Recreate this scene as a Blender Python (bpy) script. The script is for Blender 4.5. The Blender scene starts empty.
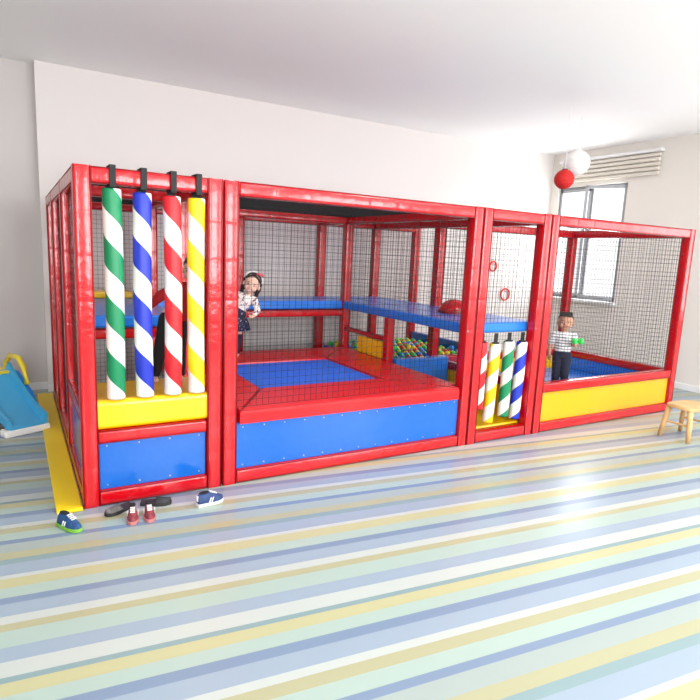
import bpy, bmesh, math, random
from mathutils import Vector, Matrix
random.seed(7)
scene=bpy.context.scene
COL=scene.collection
try:
    scene.view_settings.view_transform='Standard'
except Exception: pass

# ------------------------------------------------------------ materials
def lin(c):
    return tuple(((v/255)/12.92 if v/255<=0.04045 else ((v/255+0.055)/1.055)**2.4) for v in c)+(1,)
def mat(name,rgb,rough=0.5,metal=0.0,coat=0.0,bump=0.0,bscale=60,vary=0.0,vscale=4):
    m=bpy.data.materials.new(name);m.use_nodes=True
    nt=m.node_tree;b=nt.nodes['Principled BSDF']
    c=lin(rgb)
    b.inputs['Base Color'].default_value=c
    b.inputs['Roughness'].default_value=rough
    b.inputs['Metallic'].default_value=metal
    if coat: b.inputs['Coat Weight'].default_value=coat; b.inputs['Coat Roughness'].default_value=0.1
    tc=nt.nodes.new('ShaderNodeTexCoord')
    if vary:
        n=nt.nodes.new('ShaderNodeTexNoise');n.inputs['Scale'].default_value=vscale
        nt.links.new(tc.outputs['Object'],n.inputs['Vector'])
        r=nt.nodes.new('ShaderNodeValToRGB')
        r.color_ramp.elements[0].color=tuple(x*(1-vary) for x in c[:3])+(1,)
        r.color_ramp.elements[1].color=tuple(min(1,x*(1+vary)) for x in c[:3])+(1,)
        r.color_ramp.elements[0].position=.35;r.color_ramp.elements[1].position=.65
        nt.links.new(n.outputs['Fac'],r.inputs['Fac']);nt.links.new(r.outputs['Color'],b.inputs['Base Color'])
    if bump:
        n=nt.nodes.new('ShaderNodeTexNoise');n.inputs['Scale'].default_value=bscale;n.inputs['Detail'].default_value=3
        nt.links.new(tc.outputs['Object'],n.inputs['Vector'])
        bp=nt.nodes.new('ShaderNodeBump');bp.inputs['Strength'].default_value=bump;bp.inputs['Distance'].default_value=0.02
        nt.links.new(n.outputs['Fac'],bp.inputs['Height']);nt.links.new(bp.outputs['Normal'],b.inputs['Normal'])
    return m
M={}
M['red']=mat('red_vinyl',(192,3,18),.2,coat=.35,bump=.32,bscale=12)
M['redpad']=mat('red_border_vinyl',(222,6,20),.34,coat=.08,bump=.2,bscale=6)
M['redpinch']=mat('red_vinyl_seam',(135,4,14),.45)
M['blue']=mat('blue_vinyl',(10,96,190),.26,coat=.3,bump=.25,bscale=7)
M['bluedeck']=mat('bright_blue_vinyl',(22,118,222),.3,coat=.2,bump=.2,bscale=7)
M['bluebed']=mat('blue_trampoline_bed',(36,108,232),.6,bump=.1,bscale=200)
M['bluedark']=mat('deep_blue_vinyl',(18,90,195),.35,coat=.3)
M['yellow']=mat('yellow_vinyl',(248,196,2),.3,coat=.3,bump=.3,bscale=6)
M['yellowmat']=mat('lemon_yellow_vinyl',(250,214,6),.4,bump=.15,bscale=7)
M['yellow2']=mat('amber_yellow_vinyl',(226,168,8),.3,coat=.3,bump=.2,bscale=8)
M['net']=mat('black_nylon_net',(12,12,15),.8)
M['strap']=mat('black_strap',(20,20,22),.7)
M['stud']=mat('metal_stud',(170,178,190),.3,metal=.8)
M['wall']=mat('painted_wall',(227,221,218),.85,bump=.03,bscale=120)
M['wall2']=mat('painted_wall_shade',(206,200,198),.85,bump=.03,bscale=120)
M['wall3']=mat('painted_wall_warm',(232,227,219),.85,bump=.03,bscale=120)
M['ceil']=mat('ceiling_paint',(252,252,251),.9)
M['base']=mat('white_skirting',(238,238,238),.5)
M['frame']=mat('grey_window_frame',(138,140,144),.5)
M['frame2']=mat('light_grey_sash',(172,174,178),.5)
M['blind']=mat('beige_blind',(226,219,206),.8)
M['wood']=mat('light_beech_wood',(205,165,112),.45,vary=.12,vscale=9)
M['toyblue']=mat('light_blue_plastic',(70,170,220),.35)
M['toyblue2']=mat('blue_plastic',(35,125,205),.35)
M['toyyellow']=mat('yellow_plastic',(240,215,60),.35)
M['skin']=mat('light_brown_skin',(236,194,172),.55)
M['skin2']=mat('brown_skin',(196,144,118),.55)
M['hair']=mat('dark_brown_hair',(38,27,24),.5,bump=.4,bscale=90)
M['eye']=mat('eye_white',(235,232,228),.3)
M['iris']=mat('dark_iris',(25,15,12),.2)
M['lip']=mat('lip',(185,75,78),.5)
M['white']=mat('white_cotton',(240,238,235),.8)
M['pink']=mat('pink_fabric',(225,90,110),.7)
M['navy']=mat('navy_fabric',(28,32,58),.85)
M['black']=mat('black_fabric',(22,22,26),.85)
M['redcloth']=mat('red_fabric',(170,18,30),.8)
M['redpaper']=mat('red_paper',(205,30,28),.7)
M['whitepaper']=mat('white_paper',(245,243,238),.8)
M['green']=mat('green_plastic',(60,215,90),.35)
M['ballblue']=mat('blue_ball_plastic',(40,140,250),.35)
M['ballyellow']=mat('yellow_ball_plastic',(255,230,40),.35)
M['ballred']=mat('red_ball_plastic',(240,40,35),.35)
M['lightpanel']=mat('lamp_diffuser',(250,250,250),.5)
M['grass']=mat('outdoor_ground',(190,185,170),.9)

def stripe_mat(name,c1,c2,pitch=.36,sign=1,frac=.5):
    m=bpy.data.materials.new(name);m.use_nodes=True;nt=m.node_tree;b=nt.nodes['Principled BSDF']
    b.inputs['Roughness'].default_value=.4
    tc=nt.nodes.new('ShaderNodeTexCoord');s=nt.nodes.new('ShaderNodeSeparateXYZ')
    nt.links.new(tc.outputs['Object'],s.inputs[0])
    def mth(op,a,b_=None):
        n=nt.nodes.new('ShaderNodeMath');n.operation=op
        for i,v in enumerate((a,b_)):
            if v is None: continue
            if isinstance(v,(int,float)): n.inputs[i].default_value=v
            else: nt.links.new(v,n.inputs[i])
        return n.outputs[0]
    ang=mth('DIVIDE',mth('ARCTAN2',s.outputs['Y'],s.outputs['X']),2*math.pi*sign)
    t=mth('FRACT',mth('ADD',mth('ADD',mth('DIVIDE',s.outputs['Z'],pitch),ang),10.0))
    f=mth('LESS_THAN',t,frac)
    mx=nt.nodes.new('ShaderNodeMix');mx.data_type='RGBA'
    nt.links.new(f,mx.inputs[0]);mx.inputs[6].default_value=lin(c2);mx.inputs[7].default_value=lin(c1)
    nt.links.new(mx.outputs[2],b.inputs['Base Color'])
    return m
WHT=(228,226,220)
M['sgreen']=stripe_mat('green_white_spiral',(0,128,80),WHT)
M['sblue']=stripe_mat('blue_white_spiral',(22,45,175),WHT)
M['sred']=stripe_mat('red_white_spiral',(205,20,32),WHT)
M['syellow']=stripe_mat('yellow_white_spiral',(240,200,14),WHT)
M['tgreen']=stripe_mat('green_white_spiral_small',(0,128,80),WHT,.3,-1)
M['tblue']=stripe_mat('blue_white_spiral_small',(22,50,180),WHT,.3,-1)
M['tred']=stripe_mat('red_white_spiral_small',(205,20,32),WHT,.3,-1)
M['tyellow']=stripe_mat('yellow_white_spiral_small',(240,200,14),WHT,.3,-1)

def band_mat(name,axis,period,bands,rough=.2,coat=0,alpha=0):
    m=bpy.data.materials.new(name);m.use_nodes=True;nt=m.node_tree;b=nt.nodes['Principled BSDF']
    b.inputs['Roughness'].default_value=rough
    if coat: b.inputs['Coat Weight'].default_value=coat;b.inputs['Coat Roughness'].default_value=.2
    tc=nt.nodes.new('ShaderNodeTexCoord');s=nt.nodes.new('ShaderNodeSeparateXYZ')
    mp=nt.nodes.new('ShaderNodeMapping');mp.inputs['Rotation'].default_value=(0,0,alpha)
    nt.links.new(tc.outputs['Object'],mp.inputs[0]);nt.links.new(mp.outputs[0],s.inputs[0])
    d=nt.nodes.new('ShaderNodeMath');d.operation='DIVIDE';d.inputs[1].default_value=period
    nt.links.new(s.outputs[axis],d.inputs[0])
    fr=nt.nodes.new('ShaderNodeMath');fr.operation='FRACT';nt.links.new(d.outputs[0],fr.inputs[0])
    r=nt.nodes.new('ShaderNodeValToRGB');r.color_ramp.interpolation='CONSTANT'
    tot=sum(w for w,_ in bands);p=0
    el=r.color_ramp.elements
    for i,(w,c) in enumerate(bands):
        if i==0: e=el[0];e.position=0
        elif i==1: e=el[1];e.position=p/tot
        else: e=el.new(p/tot)
        e.color=lin(c);p+=w
    nt.links.new(fr.outputs[0],r.inputs['Fac']);nt.links.new(r.outputs['Color'],b.inputs['Base Color'])
    return m
aq=(156,174,166);tn=(162,160,128);wh=(176,182,178);bl=(114,132,156);pb=(140,155,170);yl=(174,171,132);gy=(150,162,158);tl=(124,147,150)
M['floor']=band_mat('striped_vinyl_floor','Y',1.8,[(9,aq),(4,tn),(5,wh),(8,pb),(4,bl),(7,aq),(7,yl),(3,wh),(9,pb),(4,tl),(6,tn),(8,gy),(4,bl),(7,aq),(5,tn),(4,wh),(8,pb),(5,bl),(6,aq),(6,yl),(3,tl),(7,wh),(8,pb)],.33,.15,math.radians(6.5))
M['shirtstripe']=band_mat('striped_cotton','Z',.034,[(6,(240,240,240)),(2.5,(95,100,115))],.8)
def speckle(name,base,dot,scale=40,thr=.62):
    m=mat(name,base,.8);nt=m.node_tree;b=nt.nodes['Principled BSDF']
    tc=nt.nodes.new('ShaderNodeTexCoord');n=nt.nodes.new('ShaderNodeTexNoise');n.inputs['Scale'].default_value=scale
    nt.links.new(tc.outputs['Object'],n.inputs['Vector'])
    r=nt.nodes.new('ShaderNodeValToRGB');r.color_ramp.interpolation='CONSTANT'
    r.color_ramp.elements[0].color=lin(base);r.color_ramp.elements[1].position=thr;r.color_ramp.elements[1].color=lin(dot)
    nt.links.new(n.outputs['Fac'],r.inputs['Fac']);nt.links.new(r.outputs['Color'],b.inputs['Base Color'])
    return m
M['girltop']=speckle('patterned_white_cotton',(240,235,232),(120,80,90),32,.58)
M['girlskirt']=speckle('navy_floral_fabric',(24,28,58),(170,150,165),38,.62)

# ------------------------------------------------------------ helpers
WPOS={}
def link(o,parent=None,loc=None):
    COL.objects.link(o)
    if loc is not None:
        o.location=loc;WPOS[o.name]=Vector(loc)
    if parent is not None:
        o.parent=parent
        if loc is not None:o.location=Vector(loc)-WPOS[parent.name]
    return o
def top(name,label,category,loc=(0,0,0),group=None):
    e=bpy.data.objects.new(name,None);e.empty_display_size=.1
    COL.objects.link(e);e.location=loc
    WPOS[e.name]=Vector(loc);e['label']=label;e['category']=category
    if group:e['group']=group
    return e
def obj_from_bm(name,bm,mats,parent=None,loc=(0,0,0),smooth=False):
    me=bpy.data.meshes.new(name)
    bmesh.ops.recalc_face_normals(bm,faces=bm.faces)
    bm.to_mesh(me);bm.free()
    for k in (mats if isinstance(mats,(list,tuple)) else [mats]):
        me.materials.append(M[k] if isinstance(k,str) else k)
    if smooth:
        for p in me.polygons:p.use_smooth=True
    o=bpy.data.objects.new(name,me)
    link(o,parent,loc)
    return o
def bm_box(bm,c,s,bev=0,seg=2,rotm=None,mi=0):
    r=bmesh.ops.create_cube(bm,size=1)
    vs=r['verts']
    for v in vs:v.co=Vector((v.co.x*s[0],v.co.y*s[1],v.co.z*s[2]))
    if bev:
        es=list({e for v in vs for e in v.link_edges})
        r=bmesh.ops.bevel(bm,geom=es,offset=bev,segments=seg,affect='EDGES',profile=.5)
        vs=list({v for f in r['faces'] for v in f.verts}|{v for v in vs if v.is_valid})
        fs={f for v in vs for f in v.link_faces}
    else: fs={f for v in vs for f in v.link_faces}
    vs=list({v for f in fs for v in f.verts})
    for f in fs:f.material_index=mi
    for v in vs:
        co=v.co
        if rotm is not None:co=rotm@co
        v.co=co+Vector(c)
    return vs
def box(name,lo,hi,mats,parent=None,bev=0,seg=2,smooth=False,extra=None):
    lo=Vector(lo);hi=Vector(hi);c=(lo+hi)/2
    bm=bmesh.new();bm_box(bm,(0,0,0),hi-lo,bev,seg)
    if extra:extra(bm,hi-lo)
    return obj_from_bm(name,bm,mats,parent,c,smooth)
def basis(d):
    d=d.normalized()
    a=Vector((0,0,1)) if abs(d.z)<.9 else Vector((0,1,0))
    u=a.cross(d).normalized();v=d.cross(u)
    return u,v,d
def bm_rings(bm,rings,cap=True,mi=0):
    R=[[bm.verts.new(p) for p in r] for r in rings]
    n=len(R[0]);fs=[]
    for a,b in zip(R,R[1:]):
        for i in range(n):
            fs.append(bm.faces.new((a[i],a[(i+1)%n],b[(i+1)%n],b[i])))
    if cap:
        fs.append(bm.faces.new(R[0][::-1]));fs.append(bm.faces.new(R[-1]))
    for f in fs:f.material_index=mi
    return R
def bm_tube(bm,p0,p1,r0,r1=None,n=12,mi=0,cap=True):
    p0=Vector(p0);p1=Vector(p1);r1=r0 if r1 is None else r1
    u,v,d=basis(p1-p0)
    rs=[]
    for p,r in((p0,r0),(p1,r1)):
        rs.append([p+u*math.cos(2*math.pi*i/n)*r+v*math.sin(2*math.pi*i/n)*r for i in range(n)])
    bm_rings(bm,rs,cap,mi)
def bm_path(bm,pts,r,n=10,mi=0):
    pts=[Vector(p) for p in pts];rs=[]
    for i,p in enumerate(pts):
        d=(pts[min(i+1,len(pts)-1)]-pts[max(i-1,0)])
        u,v,_=basis(d)
        rr=r[i] if isinstance(r,(list,tuple)) else r
        rs.append([p+u*math.cos(2*math.pi*k/n)*rr+v*math.sin(2*math.pi*k/n)*rr for k in range(n)])
    bm_rings(bm,rs,True,mi)
# padded foam-wrapped bar: squarish sleeve, sewn seams, laced edge
def pad(name,p0,p1,w,parent,mats=('red','redpinch'),seg=.26,h=None,lab=None):
    p0=Vector(p0);p1=Vector(p1);c=(p0+p1)/2;L=(p1-p0).length
    u,v,d=basis(p1-p0);n=20;h=h or w
    k=max(1,round(L/seg));s=L/k
    prof=[]
    for i in range(n):
        a=2*math.pi*(i+.5)/n;ca,sa=math.cos(a),math.sin(a);e=.36
        prof.append((math.copysign(abs(ca)**e,ca)*w/2*.98,math.copysign(abs(sa)**e,sa)*h/2*.98))
    bm=bmesh.new();rings=[];
    for j in range(k):
        jit=1+random.uniform(-.01,.008)
        for t,f in((0.0,.976),(.03,.993),(.12,1.0),(.5,.998),(.88,1.0),(.97,.993)):
            rings.append([p0-c+d*((j+t)*s)+u*a*f*jit+v*b*f*jit for a,b in prof])
    rings.append([p1-c+u*a*.976+v*b*.976 for a,b in prof])
    bm_rings(bm,rings)
    for su,sv in((1,1),(-1,1),(1,-1),(-1,-1)):
        e0=u*su*w/2*.90+v*sv*h/2*.90
        bm_tube(bm,p0-c+e0,p1-c+e0,.004,n=5,mi=1)
    m=max(2,int(L/.09))
    for i in range(m):
        q=p0-c+d*(L*(i+.5)/m)
        for su,sv in((1,1),(-1,-1),(-1,1),(1,-1)):
            e0=u*su*w/2*.93+v*sv*h/2*.93
            bm_tube(bm,q+e0-u*su*.014,q+e0-v*sv*.014+d*.012,.0022,n=4,mi=1)
    o=obj_from_bm(name,bm,list(mats),parent,c,True)
    if lab:o['label']=lab
    return o
def net(name,o0,u,v,parent,cell=.05,t=.0024,matk='net'):
    o0=Vector(o0);u=Vector(u);v=Vector(v);Lu,Lv=u.length,v.length;c=o0+(u+v)/2
    bm=bmesh.new()
    nu=max(1,round(Lu/cell));nv=max(1,round(Lv/cell))
    def bar(a,b):
        U,V,d=basis(b-a);h=t/2
        rs=[[p+U*h+V*h,p-U*h+V*h,p-U*h-V*h,p+U*h-V*h] for p in(a-c,b-c)]
        bm_rings(bm,rs,False)
    for i in range(nu+1):bar(o0+u*(i/nu),o0+u*(i/nu)+v)
    for j in range(nv+1):bar(o0+v*(j/nv),o0+v*(j/nv)+u)
    return obj_from_bm(name,bm,matk,parent,c)

# ------------------------------------------------------------ camera
f=572.7
cam=bpy.data.cameras.new('camera');co=bpy.data.objects.new('camera',cam);COL.objects.link(co)
cam.sensor_width=36;cam.lens=f/700*36;cam.clip_start=.05
R=Matrix(((0.86404,-0.50149,0.04419),(0.04541,0.16506,0.98524),(-0.50138,-0.84927,0.16539)))
CP=Vector((-0.3283,-3.9138,1.7394))
co.matrix_world=Matrix.Translation(CP)@R.transposed().to_4x4()
scene.camera=co

# ------------------------------------------------------------ dims
XA,XB,XC,XD=.935,3.31,4.19,6.64
DB,DD,DT,DP=3.2,1.75,2.42,1.42
XE=4.9
W=.105;H=2.2;PL=1.15
RX,BY,CH=8.05,3.45,3.62
XJ=-.04

# ------------------------------------------------------------ room
def struct(o):o['kind']='structure';return o
LX,FY=-4.0,-7.0
struct(box('floor',(LX,FY,-.1),(RX+.2,BY+.4,0),'floor'))
struct(box('ceiling',(LX,FY,CH),(RX+.2,BY+.4,CH+.1),'ceil'))
struct(box('wall_back',(XJ,BY,0),(RX+.2,BY+.2,CH),'wall'))
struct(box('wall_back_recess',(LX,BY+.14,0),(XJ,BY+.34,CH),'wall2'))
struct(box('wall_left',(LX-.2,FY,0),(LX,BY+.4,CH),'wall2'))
def pane_wall(name,axis,pos,lo,hi,wins,mk,th=.2):
    bm=bmesh.new();cur=lo
    def wb(a,b,z0,z1):
        if axis=='x':bm_box(bm,(pos+th/2,(a+b)/2,(z0+z1)/2),(th,b-a,z1-z0))
        else:bm_box(bm,((a+b)/2,pos-th/2,(z0+z1)/2),(b-a,th,z1-z0))
    for a,b,c,d in sorted(wins):
        if a>cur:wb(cur,a,0,CH)
        wb(a,b,0,c);wb(a,b,d,CH);cur=b
    wb(cur,hi,0,CH)
    return struct(obj_from_bm(name,bm,mk))
wins=[(1.95,3.28,1.15,3.04),(-3.2,-.6,1.0,3.0),(-6.4,-4.0,1.0,3.0)]
pane_wall('wall_right','x',RX,FY,BY+.2,wins,'wall3')
fill_wins=[(-2.8,-.4,1.0,3.0),(1.2,3.6,1.0,3.0),(4.8,7.2,1.0,3.0)]  # unseen windows behind the camera, added to carry frontal fill light
pane_wall('wall_front','y',FY,LX,RX+.2,fill_wins,'wall')
struct(box('baseboard_back',(XJ,BY-.015,0),(RX,BY,.09),'base',bev=.004))
struct(box('baseboard_recess',(LX,BY+.125,0),(XJ,BY+.14,.09),'base',bev=.004))
struct(box('baseboard_right',(RX-.015,FY,0),(RX,BY-.015,.09),'base',bev=.004))
def window(i,cx,cy,z0,ww,hh,rz,openit=False):
    w=top('window_%d'%i,'grey framed casement window with bright sky outside','window',(cx,cy,z0))
    w['kind']='structure';t=.045
    bm=bmesh.new()
    for (y_,cz,sy,sz) in((0,t/2,ww,t),(0,hh-t/2,ww,t),(-ww/2+t/2,hh/2,t,hh),(ww/2-t/2,hh/2,t,hh),(0,hh/2,t,hh)):
        bm_box(bm,(0,y_,cz),(.07,sy,sz),.004)
    obj_from_bm('window_frame',bm,'frame',w,w.location)
    for k,s in enumerate((-1,1)):
        bm=bmesh.new();sw=ww/2-t;tt=.045
        for (y_,cz,sy,sz) in((0,t+tt/2,sw,tt),(0,hh-t-tt/2,sw,tt),(-sw/2+tt/2,hh/2,tt,hh-2*t),(sw/2-tt/2,hh/2,tt,hh-2*t)):
            bm_box(bm,(0,y_-s*sw/2,cz),(.03,sy,sz),.003)
        o=obj_from_bm('sash',bm,'frame2',w,Vector(w.location)+Vector((-.03,s*(ww/2-t*.6),0)))
        if openit and k==0:o.rotation_euler=(0,0,math.radians(38))
    bm=bmesh.new();bm_box(bm,(-.13,0,-.02),(.12,ww+.1,.04),.006)
    obj_from_bm('window_sill',bm,'base',w,w.location)
    w.rotation_euler=(0,0,rz)
for i,(y0,y1,z0,z1) in enumerate(wins):window(i+1,RX+.08,(y0+y1)/2,z0,y1-y0,z1-z0,0,i==0)
for i,(x0,x1,z0,z1) in enumerate(fill_wins):window(i+4,(x0+x1)/2,FY-.08,z0,x1-x0,z1-z0,-math.pi/2)  # frames for the added front-wall windows
struct(box('ground_outside',(LX-30,FY-30,-3.2),(RX+30,BY+12,-3.0),'grass'))  # unseen outdoor ground slab beyond the windows
bl_=top('window_blind','beige fabric blind pulled up above the window','blind',(RX-.03,2.33,3.1))
bm=bmesh.new();bm_box(bm,(-.02,0,.36),(.09,1.85,.05),.01)
obj_from_bm('headrail',bm,'base',bl_,bl_.location)
bm=bmesh.new()
for k in range(5):
    bm_box(bm,(-.02,0,.03+k*.066),(.035+.014*(k%2),1.8,.05),.012)
obj_from_bm('stacked_fabric',bm,'blind',bl_,bl_.location)

# ------------------------------------------------------------ lights
def area(name,loc,size,power,rot=(0,0,0),color=(1,1,1),sy=None):
    l=bpy.data.lights.new(name,'AREA');l.energy=power;l.size=size;l.color=color
    if sy:l.shape='RECTANGLE';l.size_y=sy
    o=bpy.data.objects.new(name,l);o.location=loc;o.rotation_euler=rot;COL.objects.link(o);return o
for i,(x,y) in enumerate(((-.6,-2.0),(2.2,-2.2),(4.9,-2.4),(6.6,-2.8),(-.5,-5.0),(3,-5.0),(6.2,-5.0),(1.2,-.5),(3.4,-1.7))):  # panels out of view; last two added to brighten the frame's interior
    fx=top('unseen_ceiling_lamp','square white flush ceiling light panel, unseen, added for light','lamp',(x,y,CH-.05),'unseen ceiling light panels')
    bm=bmesh.new()
    for (a,b,c,d) in((0,-.3,.64,.04),(0,.3,.64,.04),(-.3,0,.04,.56),(.3,0,.04,.56)):bm_box(bm,(a,b,.02),(c,d,.06),.004)
    obj_from_bm('lamp_rim',bm,'base',fx,fx.location)
    bm=bmesh.new();bm_box(bm,(0,0,.035),(.56,.56,.02))
    obj_from_bm('lamp_diffuser',bm,'lightpanel',fx,fx.location)
    area('unseen_ceiling_light',(x,y,CH-.06),.55,19 if i<7 else 34,(0,0,0),(1,.99,.97))
for i,(y0,y1,z0,z1) in enumerate(wins):
    area('daylight_and_fill',(RX+.3,(y0+y1)/2,(z0+z1)/2),y1-y0,(80,70,60)[i],(math.radians(90),0,math.radians(90)),(.97,.99,1),z1-z0)
for (x0,x1,z0,z1) in fill_wins:
    area('daylight_and_fill',((x0+x1)/2,FY-.25,(z0+z1)/2),x1-x0,250,(math.radians(90),0,0),(.98,.99,1),z1-z0)  # fill lamps added outside the made-up front windows, lighting the frame head-on
w=bpy.data.worlds.new('World');scene.world=w;w.use_nodes=True
w.node_tree.nodes['Background'].inputs[0].default_value=(.97,.98,1,1);w.node_tree.nodes['Background'].inputs[1].default_value=1.5

# ------------------------------------------------------------ soft play frame
S=top('soft_play_structure','large red padded soft play frame with black nets and blue panels','play structure',(3.28,1.6,0))
h2=W/2
posts=[(h2,h2),(XA-h2-.005,h2),(XA+h2+.005,h2),(XB-h2-.005,h2),(XB+h2+.005,h2),(XC-h2-.005,h2),(XC+h2+.005,h2),(XD-h2,h2),
(h2,1.15),(h2,2.3),(h2,DB-h2),(XA,1.15),(XA,DT),(XA,DB-h2),(XB,DT),(XB,DB-h2),(2.15,DB-h2),
(XC,DD-h2),(XC,DB-h2),(XE,DB-h2),(XD-h2,DD-h2)]
for x,y in posts:pad('post',(x,y,0.0),(x,y,H),W,S)
pad('post',(XB,DP-.02,0),(XB,DP-.02,PL-.1),.09,S)
zt=H-h2;zb=h2+.003
def beam(a,b,w=W,h=None):return pad('beam',a,b,w*.98,S,h=h)
fr=[(W,XA-W-.01),(XA+W+.01,XB-W-.01),(XB+W+.01,XC-W-.01),(XC+W+.01,XD-W)]
for a,b in fr:
    beam((a,h2,zt),(b,h2,zt));beam((a,h2,zb),(b,h2,zb))
for z in(zt,zb):
    for a,b in((W,1.1),(1.2,2.25),(2.35,DB-W)):beam((h2,a,z),(h2,b,z))
    for a,b in((W,XA-h2),(XA+h2,2.1),(2.2,XB-h2),(XB+h2,XC-h2),(XC+h2,XE-h2)):beam((a,DB-h2,z),(b,DB-h2,z))
    beam((XD-h2,W,z),(XD-h2,DD-W,z));beam((XC+h2,DD-h2,z),(XD-W,DD-h2,z))
beam((XA,W,zt),(XA,1.1,zt));beam((XA,1.2,zt),(XA,DT-h2,zt));beam((XA,DT+h2,zt),(XA,DB-W,zt))
beam((XB,W,zt),(XB,DT-h2,zt));beam((XB,DT+h2,zt),(XB,DB-W,zt))
beam((XA+h2,DT,zt),(XB-h2,DT,zt));beam((W,1.15,zt),(XA-h2,1.15,zt))
beam((XC,W,zt),(XC,DD-W,zt));beam((XC,DD,zt),(XC,DB-W,zt));
# mid beams
beam((XA+h2,DT,PL-.15),(XB-h2,DT,PL-.15),.085);beam((W,1.15,PL-.15),(XA-h2,1.15,PL-.15),.085)
beam((W,DB-h2,PL-.15),(XA-h2,DB-h2,PL-.15),.085);beam((XA+h2,DB-h2,PL-.15),(XB-h2,DB-h2,PL-.15),.085)
beam((h2,W,.60),(h2,1.1,.60),.09)
beam((XC,DD,PL-.15),(XC,DB-W,PL-.15),.085)
# upper decks
for lo,hi in (((W,1.12,PL-.1),(XA-.01,DB-W-.01,PL)),((XA,DT-.04,PL-.1),(XB-.06,DB-W-.01,PL)),((XB-.05,W+.01,PL-.1),(XC+.03,DB-W-.01,PL))):
    box('platform',lo,hi,'bluedeck',S,bev=.02,smooth=False)['label']='blue vinyl padded upper deck'
box('cushion',(W+.02,2.75,PL),(.8,DB-.12,PL+.07),'yellow',S,bev=.02)['label']='yellow padded cushion'

def studs(bm,s,axis=1,rows=True):
    n=max(2,int(s[0]/.16))
    for i in range(n):
        x=-s[0]/2+.05+(s[0]-.1)*i/(n-1)
        for z in(-s[2]/2+.03,s[2]/2-.03):
            bm_box(bm,(x,-s[1]/2-.002,z),(.01,.006,.01),0,mi=1)
# module A lower
a0,a1=W,XA-W-.01
box('front_panel',(a0,.03,.105),(a1,.09,.44),('blue','stud'),S,bev=.008,extra=studs)['label']='blue vinyl lower panel with lacing eyelets'
beam((a0,h2,.475),(a1,h2,.475),.09)
bm=bmesh.new();bm_box(bm,(0,0,0),(XA-.14,.58,.2),.035,4)
o=obj_from_bm('padded_step',bm,'yellow',S,(XA/2-.0,.31,.62));o['label']='yellow vinyl padded step'
box('entry_mat',(XB+.02,W+.01,0.0),(XC-.02,DP-.14,.12),'yellow',S,bev=.015)['label']='yellow vinyl floor mat'
d0,d1=XC+W+.01,XD-W
box('front_panel',(d0,.03,.105),(d1,.09,.42),('yellow2','stud'),S,bev=.008,extra=studs)['label']='amber yellow vinyl lower panel with eyelets'
beam((d0,h2,.47),(d1,h2,.47),.1)
box('side_panel',(XD-.085,W,.105),(XD-.03,DD-W,.42),'bluedeck',S,bev=.008)
beam((XD-h2,W,.47),(XD-h2,DD-W,.47),.1)
box('side_panel',(XC+.06,DD-.09,.105),(XD-W,DD-.03,.42),'yellow',S,bev=.008)
beam((XC+h2,DD-h2,.47),(XD-W,DD-h2,.47),.1)
box('side_panel',(XC-.03,W,.105),(XC+.03,DD-W,.42),'yellow',S,bev=.008)
beam((XC,W,.47),(XC,DD-W,.47),.09)
box('floor_mattress',(XC+.04,W+.01,0.0),(XD-W-.01,DD-W-.01,.25),'bluedeck',S,bev=.02)
box('side_panel',(.03,W,.105),(.08,1.1,.55),'blue',S,bev=.008)
# nets
zn=H-W
ny=h2
net('safety_net',(XA+W+.02,ny,.58),(XB-XA-2*W-.04,0,0),(0,0,zn-.58),S)
net('safety_net',(XB+W+.02,ny,PL),(XC-XB-2*W-.04,0,0),(0,0,zn-PL),S)
net('safety_net',(XC+W+.02,ny,.53),(XD-XC-1.5*W-.04,0,0),(0,0,zn-.53),S)
net('safety_net',(XD-h2,W,.53),(0,DD-2*W,0),(0,0,zn-.53),S)
net('safety_net',(XC+h2,DD-h2,.53),(XD-XC-W*1.5,0,0),(0,0,zn-.53),S)
for a,b in((W,1.1),(1.2,2.25),(2.35,DB-W)):
    net('safety_net',(h2,a,.55 if a<1 else .12),(0,b-a,0),(0,0,zn-(.55 if a<1 else .12)),S)
for a,b in((W,XA-h2),(XA+h2,2.1),(2.2,XB-h2),(XB+h2,XC-h2),(XC+h2,XE-h2)):
    net('safety_net',(a,DB-h2,.12),(b-a,0,0),(0,0,zn-.12),S)
net('safety_net',(XB,W,PL),(0,DT-h2-W,0),(0,0,zn-PL),S)
for x0,x1,y0,y1 in((W,XA-h2,W,DB-W),(XA+h2,XB-h2,W,DT-h2),(XA+h2,XB-h2,DT+h2,DB-W),(XB+h2,XC-h2,W,DB-W)):
    net('roof_net',(x0,y0,H-.02),(x1-x0,0,0),(0,y1-y0,0),S,cell=.045,t=.0045)
box('side_panel',(XB-.02,DP+.05,.56),(XB+.03,2.05,.76),'yellow',S,bev=.01)
beam((XB,DP+.05,.52),(XB,DT-h2,.52),.08)
beam((XB,DP+.05,.80),(XB,DT-h2,.80),.05)

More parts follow.
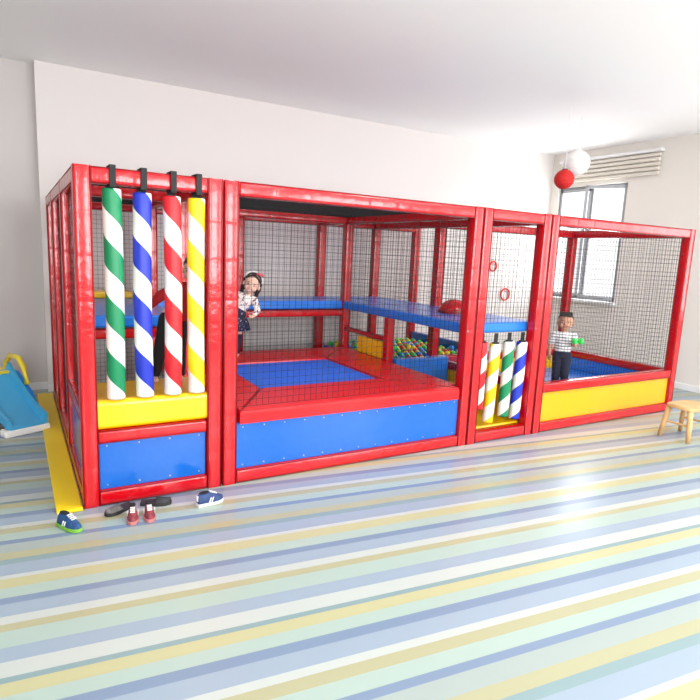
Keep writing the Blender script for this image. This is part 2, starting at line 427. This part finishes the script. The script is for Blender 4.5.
# ------------------------------------------------------------ trampoline (built-in part)
zt0,zt1=.46,.565
ox0,ox1,oy0,oy1=XA+.02,XB-.02,.005,DT-.06
ix0,ix1,iy0,iy1=1.47,2.70,.62,1.74
T=box('trampoline',(ix0-.03,iy0-.03,.525),(ix1+.03,iy1+.03,.545),'bluebed',S)
T['label']='blue trampoline bed set in a wide red border'
def cushion(quad,z0,z1,name='border_pad'):
    bm=bmesh.new()
    c=sum((Vector((q[0],q[1],0)) for q in quad),Vector())/len(quad)
    rings=[]
    for z,k in((z0,0),(z1-.028,0),(z1-.01,.007),(z1-.002,.018),(z1,.03)):
        r=[]
        for q in quad:
            d=Vector((q[0],q[1],0))-c;L=d.length
            r.append(d*(1-k/L)+Vector((0,0,z)))
        rings.append(r)
    bm_rings(bm,rings)
    n=len(quad)
    for i in range(n):   # piping seam around the top edge
        a=Vector((quad[i][0],quad[i][1],0))-c;b=Vector((quad[(i+1)%n][0],quad[(i+1)%n][1],0))-c
        a=a*(1-.010/a.length)+Vector((0,0,z1-.006));b=b*(1-.010/b.length)+Vector((0,0,z1-.006))
        if (b-a).length>.02:bm_tube(bm,a,b,.004,n=6,mi=1)
    o=obj_from_bm(name,bm,('redpad','redpinch'),T,c);o['label']='red vinyl border pad';return o
cushion([(ox0+W+.01,oy0),(ox1-W-.01,oy0),(ix1,iy0),(ix0,iy0)],zt0,zt1)
cushion([(ox1-W-.01,oy0),(ox1-W-.01,oy0+.12),(ox1-.03,oy0+.12),(ox1-.03,oy1),(ix1,iy1),(ix1,iy0)],zt0,zt1+.002)
cushion([(ox1-.03,oy1),(ox0,oy1),(ix0,iy1),(ix1,iy1)],zt0,zt1+.004)
cushion([(ox0,oy1),(ox0,oy0+.12),(ox0+W+.01,oy0+.12),(ox0+W+.01,oy0),(ix0,iy0),(ix0,iy1)],zt0,zt1+.002)
box('skirt_panel',(XA+W+.01,.03,.105),(XB-W-.01,.09,.46),('blue','stud'),T,bev=.008,extra=studs)['label']='blue vinyl skirt panel with eyelets'
box('skirt_panel',(ox1-.02,.12,.1),(ox1,oy1,.46),'red',T)['label']='red vinyl skirt panel'
for x in(ix0,ix1):
    for y in(iy0,iy1):
        bm=bmesh.new();bm_tube(bm,(0,0,0),(0,0,.5),.03)
        obj_from_bm('leg',bm,'strap',T,(x,y,0))

# ------------------------------------------------------------ ball pit
PF=.47
PIT=top('ball_pit','blue padded ball pit box under the raised deck','ball pit',(4.1,2.3,0))
box('pit_floor',(XB+.06,DP,.0),(XC-.06,DD-.001,PF),'bluedark',PIT,bev=.004)
box('pit_floor',(XB+.06,DD+.005,.0),(XE-.05,DB-W-.02,PF),'bluedark',PIT,bev=.004)
box('pit_wall',(XB+.06,DP-.12,.12),(XC-.06,DP-.01,.58),'bluedeck',PIT,bev=.015)
box('pit_wall',(XE-.04,DD+.01,.0),(XE+.04,DB-W-.02,.62),'blue',PIT,bev=.015)
bm=bmesh.new();bmesh.ops.create_uvsphere(bm,u_segments=14,v_segments=9,radius=.036)
me=bpy.data.meshes.new('play_ball')
for p in bm.faces:p.smooth=True
bm.to_mesh(me);bm.free()
ballm={}
for k in('green','ballblue','ballyellow','ballred'):
    m_=me.copy();m_.materials.append(M[k]);ballm[k]=m_
bn={'green':'green','ballblue':'blue','ballyellow':'yellow','ballred':'red'}
def ball(k,loc,group='plastic balls in the ball pit',lab='small %s plastic ball lying in the ball pit'):
    if group.startswith('plastic'):
        if any(abs(loc[0]-px)<.098 and abs(loc[1]-py)<.098 for px,py in posts):return None
        if loc[0]>XC-.1 and loc[1]<DD+.05:return None
    o=bpy.data.objects.new('play_ball',ballm[k]);o.location=loc;COL.objects.link(o)
    o['label']=lab%bn[k];o['category']='ball'
    if group:o['group']=group
    return o
y=DP+.05;r_=0
while y<DB-W-.1:
    x=XB+.115+(.046 if r_%2 else 0)
    while x<XE-.1:
        ball(random.choice(['green','green','ballyellow','ballblue','ballyellow','ballred','green']),(x+random.uniform(-.004,.004),y,PF+.038))
        x+=.092
    y+=.083;r_+=1
for i in range(4):
    for j in range(5):
        if random.random()<.6:
            ball(random.choice(['green','ballyellow','ballblue','green']),(3.55+j*.27+random.uniform(-.06,.06),DP+.16+i*.25+random.uniform(-.06,.06),PF+.110))

# ------------------------------------------------------------ candy rollers
def roller(x,ytop,z0,z1,r,mk,label,group,strap_top,tilt=0,bend=0):
    e=top('hanging_roller',label,'punch roller',(x,ytop,z0),group)
    L=z1-z0;n=28;bm=bmesh.new();rings=[]
    prof=[(.012,.8),(0,.97),(.012,1.0),(L*.2,1.0),(L*.4,.985),(L*.6,1.01),(L*.8,.99),(L-.012,1.0),(L,.96),(L-.004,.7)]
    for z,k in prof:
        off=bend*math.sin(math.pi*z/L)
        rings.append([Vector((off+r*k*math.cos(2*math.pi*i/n),r*k*math.sin(2*math.pi*i/n),z)) for i in range(n)])
    bm_rings(bm,rings)
    obj_from_bm('roller_body',bm,mk,e,e.location,True)
    bm=bmesh.new()
    bm_box(bm,(0,0,L+(strap_top-z1)/2),(.045,.012,strap_top-z1+.02),.003)
    bm_box(bm,(0,0,L+.004),(.07,.03,.02),.004)
    if strap_top>2:
        hh=W/2+.012
        for (cx,cy,cz,sy,sz) in((0,-hh,L+(2.2-z1)-.05,.008,.13),(0,hh,L+(2.2-z1)-.05,.008,.13),(0,0,L+(2.2-z1)+.012,2*hh,.008),(0,0,L+(2.2-z1)-W-.012,2*hh,.008)):
            bm_box(bm,(cx,cy,cz),(.038,sy,sz),.002)
    obj_from_bm('strap',bm,'strap',e,e.location)
    if tilt:
        e.rotation_euler=(0,tilt,0);e.location.x-=math.sin(tilt)*L
    return e
for x,c,zz,bd in((.225,'green',2.075,.006),(.41,'blue',2.065,-.008),(.595,'red',2.06,.008),(.76,'yellow',2.06,-.006)):
    roller(x,h2,.725,zz,.058,'s'+c,'long %s and white spiral striped roller hanging on a black strap'%c,'long striped hanging rollers',2.085,0,bd)
for x,c,z0,z1,tl_ in((3.48,'red',.32,.97,-.01),(3.655,'yellow',.17,.95,.03),(3.835,'green',.21,.965,.0),(4.015,'blue',.17,.955,.025)):
    roller(x,h2+.03,z0,z1,.054,'t'+c,'short %s and white striped roller hanging below the raised deck'%c,'short striped hanging rollers',PL-.11,tl_,.004)
m_=box('floor_mat',(-.16,-.02,0),(-.005,DB+.1,.022),'yellowmat',None,bev=.006)
m_['label']='narrow yellow vinyl mat strip lying along the play frame';m_['category']='mat'

D=top('foam_dome','red vinyl foam dome lying on the blue raised deck','foam shape',(3.85,.95,PL))
bm=bmesh.new();rings=[]
for k in range(9):
    a=k/8*math.pi/2
    rings.append([Vector(((.17*math.cos(a)+.0001)*math.cos(t),(.17*math.cos(a)+.0001)*math.sin(t),.15*math.sin(a))) for t in [2*math.pi*i/24 for i in range(24)]])
bm_rings(bm,rings);obj_from_bm('dome_body',bm,'red',D,D.location,True)
bm=bmesh.new();bm_tube(bm,(0,0,0),(0,0,.03),.18,.178,24);obj_from_bm('dome_base',bm,'redpinch',D,D.location)

# ------------------------------------------------------------ paper lanterns
def lantern(x,y,z,r,mk,label):
    e=top('paper_lantern',label,'lantern',(x,y,z),'hanging paper lanterns')
    bm=bmesh.new();rings=[];N=28
    for k in range(1,20):
        a=-math.pi/2+math.pi*k/20
        rr=r*math.cos(a)*(1+.02*(k%2))
        rings.append([Vector((rr*math.cos(2*math.pi*i/N),rr*math.sin(2*math.pi*i/N),r*math.sin(a))) for i in range(N)])
    bm_rings(bm,rings);obj_from_bm('lantern_shade',bm,mk,e,e.location,False)
    bm=bmesh.new();bm_tube(bm,(0,0,r*.95),(0,0,CH-z),.004,n=6);obj_from_bm('cord',bm,'white',e,e.location)
    bm=bmesh.new();bm_tube(bm,(0,0,r*.93),(0,0,r*1.03),r*.28,n=16);obj_from_bm('collar',bm,'strap' if mk=='redpaper' else 'white',e,e.location)
lantern(5.64,1.15,2.77,.12,'redpaper','round red ribbed paper lantern hanging from the ceiling')
lantern(6.05,1.32,3.03,.16,'whitepaper','round white paper lantern hanging from the ceiling')

for x,z,r in((6.78,1.64,.08),(7.12,1.16,.1),(6.5,1.35,.06)):
    e=top('ring_decoration','thin red ring decoration with a white cord mounted on the wall','decoration',(x,BY-.02,z),'red ring wall decorations')
    bm=bmesh.new();n=28
    rings=[]
    for i in range(n):
        a=2*math.pi*i/n;c=Vector((r*math.cos(a),0,r*math.sin(a)));u=c.normalized()
        rings.append([c+u*.013*math.cos(t)+Vector((0,.013*math.sin(t),0)) for t in[2*math.pi*k/8 for k in range(8)]])
    rings.append(rings[0]);bm_rings(bm,rings,False)
    bmesh.ops.remove_doubles(bm,verts=bm.verts,dist=1e-5)
    obj_from_bm('ring',bm,'ballred',e,e.location,True)
    bm=bmesh.new();bm_tube(bm,(0,0,r),(0,0,r+.2),.004,n=6);obj_from_bm('cord',bm,'white',e,e.location)

# ------------------------------------------------------------ shoes
def shoe(loc,rotz,mk,solek,label,L=.18,lacek='white',group=None,slipper=False,roll=0):
    mu=mat('shoe_upper_'+mk[0],mk[1],.6,vary=.25,vscale=40)
    ms=mat('shoe_sole_'+solek[0],solek[1],.6)
    e=top('slipper' if slipper else 'shoe',label,'shoe',loc,group)
    Wd=L*.42
    def out(t,k=1):
        w_=Wd/2*(.62+.38*math.sin(math.pi*min(1,t*1.15)*.5)) if t<.55 else Wd/2*math.sqrt(max(.05,1-((t-.62)/.40)**2))
        return w_*k
    N=14
    def outline(k,z):
        pts=[]
        ts=[i/N for i in range(N+1)]
        for t in ts:pts.append(Vector(((t-.5)*L,out(t)*k,z)))
        for t in ts[::-1]:pts.append(Vector(((t-.5)*L,-out(t)*k,z)))
        return pts
    bm=bmesh.new();bm_rings(bm,[outline(1.0,0),outline(1.06,.008),outline(1.04,.022)])
    obj_from_bm('sole',bm,ms,e,e.location)
    bm=bmesh.new();rings=[];nn=12
    for i in range(N+1):
        t=i/N;w=out(t)*.98
        hgt=(.07 if t<.45 else .07-(t-.45)/.55*.045)*(L/.18)
        if slipper:hgt=.03 if t>.45 else .004
        if t<.05:hgt*=.8
        rings.append([Vector(((t-.5)*L*.97,w*math.cos(a)*(1-.25*math.sin(a)),.018+hgt*math.sin(a))) for a in[math.pi*k/nn for k in range(nn+1)]])
    bm_rings(bm,rings);obj_from_bm('upper',bm,mu,e,e.location,True)
    if not slipper:
        bm=bmesh.new()
        bmesh.ops.create_uvsphere(bm,u_segments=16,v_segments=8,radius=1)
        for v in bm.verts:v.co=Vector((v.co.x*L*.2-L*.24,v.co.y*Wd*.26,v.co.z*.008+.018+.068*L/.18))
        obj_from_bm('opening',bm,'black',e,e.location,True)
        bm=bmesh.new()
        for k in range(4):
            x=.0+k*L*.07;bm_box(bm,(x,0,.018+(.071-max(0,(x/L+.5-.45)/.55*.045))*L/.18),(.007,Wd*.42,.005),.001)
        obj_from_bm('laces',bm,lacek,e,e.location)
        bm=bmesh.new()
        for s in(-1,1):
            for k in range(2):
                bm_box(bm,(-L*.08+k*L*.09,s*Wd*.455,.042),(.008,.004,.035),.001,rotm=Matrix.Rotation(.4,3,'Y'))
        bm_box(bm,(-L*.485,0,.055),(.008,.02,.04),.002)
        obj_from_bm('trim',bm,lacek,e,e.location)
    e.rotation_euler=(roll,0,rotz)
    return e
shoe((-.10,-.24,.002),math.radians(-58),('blue',(25,70,120)),('lime',(120,180,60)),'blue sports sneaker with green sole on the floor',.19)
shoe((.26,-.28,.002),math.radians(-100),('red',(130,50,60)),('pinkish',(190,120,120)),'dark red child sneaker beside its pair on the floor',.17,'white','red child sneakers')
shoe((.36,-.29,.002),math.radians(-96),('red',(130,50,60)),('pinkish',(190,120,120)),'dark red child sneaker beside its pair on the floor',.17,'white','red child sneakers')
shoe((.2,-.12,.002),math.radians(-150),('grey',(95,90,88)),('dark',(40,40,42)),'grey slipper lying by the frame',.2,slipper=True)
shoe((.44,-.11,.002),math.radians(-20),('dark',(40,38,42)),('dark',(40,40,42)),'dark slipper lying by the frame',.2,slipper=True)
shoe((.77,-.25,.002),math.radians(10),('navy',(35,60,110)),('white',(225,228,230)),'navy sneaker with white sole on the floor',.19)

# ------------------------------------------------------------ toy slide
TS=top('toddler_slide','small blue and yellow plastic toddler slide on the floor','toy slide',(-.46,2.24,0))
def TSo(n,bm,mk,sm=False):return obj_from_bm(n,bm,mk,TS,TS.location,sm)
bm=bmesh.new();rings=[]
N=16
for i in range(N+1):
    t=i/N;x=-.25+t*.70;z=.46-.38*t-.05*math.sin(math.pi*t)
    if t>.85:z=max(z,.07)
    w=.15
    rings.append([Vector((x,y_,z+dz)) for y_,dz in((-w-.03,.0),(-w-.03,.08),(-w,.08),(-w+.02,.015),(w-.02,.015),(w,.08),(w+.03,.08),(w+.03,0),(w-.02,-.02),(-w+.02,-.02))])
bm_rings(bm,rings);TSo('slide_chute',bm,'toyblue')
bm=bmesh.new();bm_box(bm,(.40,0,.035),(.12,.40,.07),.02);TSo('foot',bm,'white')
bm=bmesh.new()
for s in(-1,1):
    y_=s*.2
    P=[(-.55,.0),(-.47,.0),(-.40,.26),(-.2,.30),(-.02,.20),(.16,.0),(.34,.0),(.10,.30),(-.16,.46),(-.42,.46)]
    vs0=[bm.verts.new((x,y_-.018,z)) for x,z in P];vs1=[bm.verts.new((x,y_+.018,z)) for x,z in P]
    bm.faces.new(vs0);bm.faces.new(vs1[::-1])
    for i in range(len(P)):bm.faces.new((vs0[i],vs0[(i+1)%len(P)],vs1[(i+1)%len(P)],vs1[i]))
TSo('side_frame',bm,'toyblue2')
for s in(-1,1):
    bm=bmesh.new();bm_path(bm,[(-.40,s*.2,.38),(-.38,s*.2,.52),(-.30,s*.2,.60),(-.12,s*.2,.60),(-.02,s*.2,.52),(.03,s*.2,.36)],.026)
    TSo('handrail',bm,'toyyellow',True)
for k in range(3):
    bm=bmesh.new();bm_box(bm,(-.5+k*.05,0,.12+k*.12),(.12,.36,.03),.01);TSo('step',bm,'toyyellow')
bm=bmesh.new();bm_box(bm,(-.3,0,.455),(.22,.36,.03),.01);TSo('step',bm,'toyyellow')
TS.rotation_euler=(0,0,math.radians(-66))

# ------------------------------------------------------------ wooden stool
ST=top('wooden_stool','light beech toddler stool with splayed legs on the striped floor','stool',(5.66,-.72,0))
bm=bmesh.new();n=28;rings=[]
for z,k in((.315,.96),(.32,1),(.345,1),(.352,.97)):
    r=[]
    for i in range(n):
        a=2*math.pi*(i+.5)/n;ca,sa=math.cos(a),math.sin(a)
        r.append(Vector((math.copysign(abs(ca)**.6,ca)*.2*k,math.copysign(abs(sa)**.6,sa)*.16*k,z+.012*abs(ca)**2)))
    rings.append(r)
bm_rings(bm,rings);obj_from_bm('seat',bm,'wood',ST,ST.location)
for sx in(-1,1):
    for sy in(-1,1):
        bm=bmesh.new();bm_path(bm,[(sx*.19,sy*.15,0),(sx*.165,sy*.13,.16),(sx*.145,sy*.11,.32)],[.020,.026,.028],12)
        obj_from_bm('leg',bm,'wood',ST,ST.location,True)
for sx in(-1,1):
    bm=bmesh.new();bm_tube(bm,(sx*.165,-.13,.17),(sx*.165,.13,.17),.011);obj_from_bm('rail',bm,'wood',ST,ST.location)

# ------------------------------------------------------------ people
def ell(bm,c,r,m3=None,seg=20,xf=None):
    rr=bmesh.ops.create_uvsphere(bm,u_segments=seg,v_segments=seg//2+2,radius=1)
    for v in rr['verts']:
        co=Vector((v.co.x*r[0],v.co.y*r[1],v.co.z*r[2]))
        if m3 is not None:co=m3@co
        co=co+Vector(c)
        if xf is not None:co=xf@co
        v.co=co
def cap(bm,p0,r0,p1,r1,xf=None,flat=None,n=16):
    p0=Vector(p0);p1=Vector(p1);u,v,d=basis(p1-p0);rings=[]
    K=5
    for k in range(1,K+1):
        a=-math.pi/2+math.pi/2*k/K
        rings.append((p0+d*r0*math.sin(a),r0*math.cos(a)))
    for k in range(0,K):
        a=math.pi/2*k/K
        rings.append((p1+d*r1*math.sin(a),r1*math.cos(a)))
    RR=[]
    mid=(p0+p1)/2
    for c,r in rings:
        ring=[]
        for i in range(n):
            p=c+u*r*math.cos(2*math.pi*i/n)+v*r*math.sin(2*math.pi*i/n)
            if flat:p=Vector((mid.x+(p.x-mid.x)*flat[0],mid.y+(p.y-mid.y)*flat[1],p.z))
            if xf is not None:p=xf@p
            ring.append(p)
        RR.append(ring)
    bm_rings(bm,RR)
def remeshed(name,bm,mk,parent,vox=.005,smooth=4,xf=None):
    me=bpy.data.meshes.new(name);bmesh.ops.recalc_face_normals(bm,faces=bm.faces);bm.to_mesh(me);bm.free()
    tmp=bpy.data.objects.new('tmp',me);COL.objects.link(tmp)
    m=tmp.modifiers.new('r','REMESH');m.mode='VOXEL';m.voxel_size=vox
    s=tmp.modifiers.new('s','SMOOTH');s.iterations=smooth;s.factor=.5
    dg=bpy.context.evaluated_depsgraph_get();dg.update()
    out=bpy.data.meshes.new_from_object(tmp.evaluated_get(dg))
    bpy.data.objects.remove(tmp)
    out.materials.clear();out.materials.append(M[mk])
    for p in out.polygons:p.use_smooth=True
    out.name=name
    o=bpy.data.objects.new(name,out);COL.objects.link(o);o.parent=parent
    return o
def hand(bm,wrist,d,side,palmn,curl=.5,s=1):
    d=d.normalized();side=(side-d*side.dot(d)).normalized();palmn=palmn.normalized()
    pc=wrist+d*.028*s
    m=Matrix((side,d,palmn)).transposed()
    ell(bm,pc,(.024*s,.03*s,.011*s),m,14)
    for i,l in enumerate((.030,.034,.031,.024)):
        b=wrist+d*.05*s+side*(.017-.0115*i)*s
        k1=b+(d*math.cos(curl*.6)+palmn*math.sin(curl*.6))*l*.55*s
        k2=k1+(d*math.cos(curl*1.7)+palmn*math.sin(curl*1.7))*l*.6*s
        cap(bm,b-d*.012*s,.0062*s,k1,.0056*s,n=8);cap(bm,k1,.0056*s,k2,.0046*s,n=8)
    b=wrist+d*.018*s+side*.018*s
    k1=b+(side*.8+d*.7).normalized()*.022*s+palmn*.004*s
    k2=k1+(side*.25+d*.8+palmn*.4*curl).normalized()*.02*s
    cap(bm,b,.0075*s,k1,.0066*s,n=8);cap(bm,k1,.0066*s,k2,.005*s,n=8)

def person(loc,rotz,Hh,label,J,skin,headrot=(0,0,0),curl=.5,hs=1.0,smile=False):
    E=top('person',label,'person',loc);E.rotation_euler=(0,0,rotz);E.scale=(Hh,)*3
    V=lambda k:Vector(J[k])
    neck=V('neck')
    hx=Matrix.Translation(neck)@Matrix.Rotation(headrot[2],4,'Z')@Matrix.Rotation(headrot[1],4,'Y')@Matrix.Rotation(headrot[0],4,'X')@Matrix.Scale(hs,4)@Matrix.Translation(-Vector((0,0,.80)))
    bm=bmesh.new()
    cap(bm,V('hip')+Vector((0,0,.02)),.078,V('waist'),.072,flat=(1.15,.85))
    cap(bm,V('waist'),.072,V('chest'),.08,flat=(1.15,.82))
    cap(bm,V('chest'),.07,neck-Vector((0,0,.045)),.045)
    cap(bm,neck-Vector((0,0,.06)),.036,hx@Vector((0,.005,.85)),.034)
    for s in'LR':
        cap(bm,neck-Vector((0,0,.05)),.04,V('sh'+s),.036)
        cap(bm,V('sh'+s),.034,V('el'+s),.026);cap(bm,V('el'+s),.026,V('wr'+s),.018)
        cap(bm,V('hp'+s),.062,V('kn'+s),.042);cap(bm,V('kn'+s),.042,V('an'+s),.027)
        a=V('an'+s);cap(bm,a+Vector((0,.012,-.022)),.022,a+Vector((0,-.075,-.03)),.019)
        d=(V('wr'+s)-V('el'+s)).normalized()
        if 'hd'+s in J:d=Vector(J['hd'+s]).normalized()
        sd=Vector(J.get('hs'+s,(0,-1,0)));pn=d.cross(sd).normalized()*(1 if s=='L' else -1)
        if 'hn'+s in J:pn=Vector(J['hn'+s]).normalized()
        hand(bm,V('wr'+s),d,sd,pn,curl,1.05)
    def H_(c,r,m=None):ell(bm,c,r,m,24,hx)
    H_((0,.012,.915),(.076,.088,.083));H_((0,-.012,.872),(.060,.066,.062));H_((0,-.045,.835),(.028,.026,.02))
    H_((0,-.083,.876),(.0105,.012,.009));cap(bm,(0,-.074,.903),.006,(0,-.088,.88),.009,xf=hx,n=10)
    for s in(-1,1):
        H_((s*.034,-.052,.86),(.024,.022,.022));H_((s*.077,.008,.883),(.010,.018,.026))
    remeshed('body',bm,skin,E,.0045,3)
    for s in(-1,1):
        for nm,mk,c,r in(('eye','eye',(s*.029,-.0705,.895),(.0125,.006,.0068)),('iris','iris',(s*.029,-.0758,.895),(.0068,.003,.0065)),('eyebrow','hair',(s*.030,-.0745,.913),(.015,.004,.0026))):
            bm=bmesh.new();ell(bm,c,r,None,14,hx);o=obj_from_bm(nm,bm,mk,None,(0,0,0),True);o.parent=E
    bm=bmesh.new()
    bm_path(bm,[hx@Vector((.024*t,-.0765+.006*t*t,.850+.008*t*t)) for t in(-1,-.5,0,.5,1)],[.002,.0045,.0055,.0045,.002],8)
    o=obj_from_bm('mouth',bm,'lip',None,(0,0,0),True);o.parent=E
    if smile:
        bm=bmesh.new();ell(bm,(0,-.0805,.8515),(.013,.003,.0028),None,12,hx);o=obj_from_bm('teeth',bm,'eye',None,(0,0,0),True);o.parent=E
    return E,hx,V
def rot_face(loc):
    d=CP-Vector(loc);return math.atan2(d.x,-d.y)

# ---- girl: leaning sideways and peeking
J=dict(hip=(-.05,0,.50),waist=(-.02,0,.59),chest=(.03,0,.675),neck=(.09,-.01,.755),
 shL=(.16,0,.68),elL=(.20,-.05,.57),wrL=(.165,-.13,.51),hdL=(-.3,-1,.1),hsL=(-1,0,.4),
 shR=(-.035,0,.74),elR=(-.12,-.05,.67),wrR=(-.09,-.14,.66),hdR=(.2,-.8,.6),hsR=(.6,0,1),
 hpL=(-.005,0,.49),knL=(-.02,-.01,.27),anL=(-.03,.01,.055),hpR=(-.095,0,.49),knR=(-.11,-.01,.27),anR=(-.12,.01,.055))
GL=(1.76,1.98,.570)
E,hx,V=person(GL,rot_face(GL)-.1,.93,'girl in a patterned white top and navy floral skirt peeking out',J,'skin',(.0,.34,0),.5,1.2,True)
bm=bmesh.new()
ell(bm,(0,.036,.925),(.084,.086,.085),None,24,hx);ell(bm,(0,.055,.885),(.081,.062,.078),None,24,hx)
for s in(-1,1):
    cap(bm,(s*.077,.008,.925),.016,(s*.082,.03,.865),.016,xf=hx)
    cap(bm,(s*.075,.035,.87),.024,(s*.072,.045,.785),.016,xf=hx)
    cap(bm,(s*.006,-.044,.985),.014,(s*.066,-.028,.945),.014,xf=hx)
remeshed('hair',bm,'hair',E,.006,3)
bm=bmesh.new()
pts=[hx@Vector((.090*math.cos(a),-.008,.935+.086*math.sin(a))) for a in[math.pi*k/14 for k in range(15)]]
bm_path(bm,pts,.009,8);o=obj_from_bm('headband',bm,'white',None,(0,0,0),True);o.parent=E
bm=bmesh.new()
for s in(-1,1):ell(bm,(.045+s*.018,-.03,1.012),(.02,.008,.014),None,12,hx)
ell(bm,(.045,-.034,1.012),(.008,.008,.008),None,12,hx)
o=obj_from_bm('hair_bow',bm,'pink',None,(0,0,0),True);o.parent=E
bm=bmesh.new()
cap(bm,V('waist')-Vector((0,0,.03)),.078,V('chest'),.088,flat=(1.16,.88));cap(bm,V('chest'),.078,V('neck')-Vector((0,0,.05)),.05)
for s in'LR':
    cap(bm,V('neck')-Vector((0,0,.055)),.046,V('sh'+s),.043);cap(bm,V('sh'+s),.043,V('el'+s),.036);cap(bm,V('el'+s),.035,V('el'+s).lerp(V('wr'+s),.7),.027)
remeshed('shirt',bm,'girltop',E,.006,3)
bm=bmesh.new();rings=[];n=40
for z,r in((.60,.078),(.56,.085),(.5,.105),(.42,.125),(.33,.145),(.325,.135),(.42,.11),(.55,.07)):
    cx=-.05 if z<.55 else -.025
    rings.append([Vector((cx+(r+(.012*math.sin(i*2*math.pi*9/n) if z<.5 else 0))*1.1*math.cos(2*math.pi*i/n),(r)*.9*math.sin(2*math.pi*i/n),z)) for i in range(n)])
bm_rings(bm,rings);o=obj_from_bm('skirt',bm,'girlskirt',None,(0,0,0),True);o.parent=E
for s in'LR':
    bm=bmesh.new();cap(bm,V('kn'+s),.047,V('an'+s)+Vector((0,0,.01)),.031);remeshed('legging',bm,'navy',E,.006,2)

# ---- boy
J=dict(hip=(0,0,.50),waist=(0,0,.59),chest=(0,0,.69),neck=(0,-.005,.785),
 shL=(.105,0,.735),elL=(.135,-.05,.63),wrL=(.10,-.15,.64),hdL=(.3,-.8,.1),hsL=(-.3,0,1),hnL=(-.2,0,1),
 shR=(-.105,0,.735),elR=(-.14,.0,.61),wrR=(-.145,-.03,.49),hsR=(.6,-1,0),hnR=(1,0,0),
 hpL=(.045,0,.49),knL=(.05,-.01,.27),anL=(.055,.01,.055),hpR=(-.045,0,.49),knR=(-.05,-.01,.27),anR=(-.055,.01,.055))
BL=(5.02,.40,.252)
E,hx,V=person(BL,rot_face(BL),.94,'boy in a striped shirt and dark trousers holding two green balls',J,'skin2',(-.05,0,0),.9,1.1)
bm=bmesh.new();ell(bm,(0,.028,.934),(.080,.084,.076),None,24,hx);ell(bm,(0,.050,.898),(.077,.058,.06),None,24,hx)
for k in range(6):
    a=-.05+k*.02;cap(bm,(a,-.02,.998),.014,(a*1.15,-.062,.962+.004*(k%2)),.010,xf=hx)
remeshed('hair',bm,'hair',E,.0055,2)
bm=bmesh.new()
cap(bm,V('waist')-Vector((0,0,.06)),.082,V('chest'),.088,flat=(1.15,.88));cap(bm,V('chest'),.078,V('neck')-Vector((0,0,.05)),.05)
for s in'LR':
    cap(bm,V('neck')-Vector((0,0,.055)),.046,V('sh'+s),.044);cap(bm,V('sh'+s),.044,V('sh'+s).lerp(V('el'+s),.75),.04)
remeshed('shirt',bm,'shirtstripe',E,.006,3)
bm=bmesh.new();cap(bm,V('hip')+Vector((0,0,.03)),.084,V('hip'),.084,flat=(1.12,.88))
for s in'LR':cap(bm,V('hp'+s),.068,V('kn'+s),.05);cap(bm,V('kn'+s),.05,V('an'+s)+Vector((0,0,.01)),.038)
remeshed('trousers',bm,'navy',E,.006,3)
bpy.context.view_layer.update()
mw=E.matrix_world
hp=mw@(V('wrL')+Vector((.02,-.05,.055)))
ball('green',hp,'green balls held by the boy','small %s ball held in the boy\'s hand')
ball('green',hp+Vector((.065,-.03,.0)),'green balls held by the boy','small %s ball held in the boy\'s hand')

# ---- child behind rollers
J=dict(hip=(-.03,0,.50),waist=(.01,0,.59),chest=(.06,0,.68),neck=(.11,-.005,.775),
 shL=(.19,0,.72),elL=(.23,-.03,.61),wrL=(.22,-.11,.56),hsL=(-1,0,.4),
 shR=(.01,0,.74),elR=(-.13,-.04,.67),wrR=(-.21,-.10,.60),hsR=(.6,0,1),
 hpL=(.015,0,.49),knL=(.01,-.02,.27),anL=(.02,.01,.055),hpR=(-.075,0,.49),knR=(-.13,-.02,.27),anR=(-.17,.01,.055))
KL=(.72,.42,.725)
E,hx,V=person(KL,rot_face(KL)+.1,.97,'child in red top and black trousers on the yellow step',J,'skin',(.1,.1,-.4))
bm=bmesh.new();ell(bm,(0,.028,.93),(.085,.09,.084),None,24,hx);ell(bm,(0,.045,.88),(.081,.066,.08),None,24,hx);ell(bm,(0,-.035,.965),(.06,.04,.032),None,20,hx)
remeshed('hair',bm,'hair',E,.006,3)
bm=bmesh.new()
cap(bm,V('waist')-Vector((0,0,.07)),.086,V('chest'),.092,flat=(1.15,.88));cap(bm,V('chest'),.08,V('neck')-Vector((0,0,.05)),.05)
for s in'LR':
    cap(bm,V('neck')-Vector((0,0,.055)),.046,V('sh'+s),.046);cap(bm,V('sh'+s),.046,V('el'+s),.042);cap(bm,V('el'+s),.041,V('el'+s).lerp(V('wr'+s),.8),.030)
remeshed('shirt',bm,'redcloth',E,.006,3)
bm=bmesh.new();cap(bm,V('hip')+Vector((0,0,.02)),.080,V('hip'),.080,flat=(1.12,.88))
for s in'LR':cap(bm,V('hp'+s),.068,V('kn'+s),.050);cap(bm,V('kn'+s),.050,V('an'+s)+Vector((0,0,.01)),.038)
remeshed('trousers',bm,'black',E,.006,3)
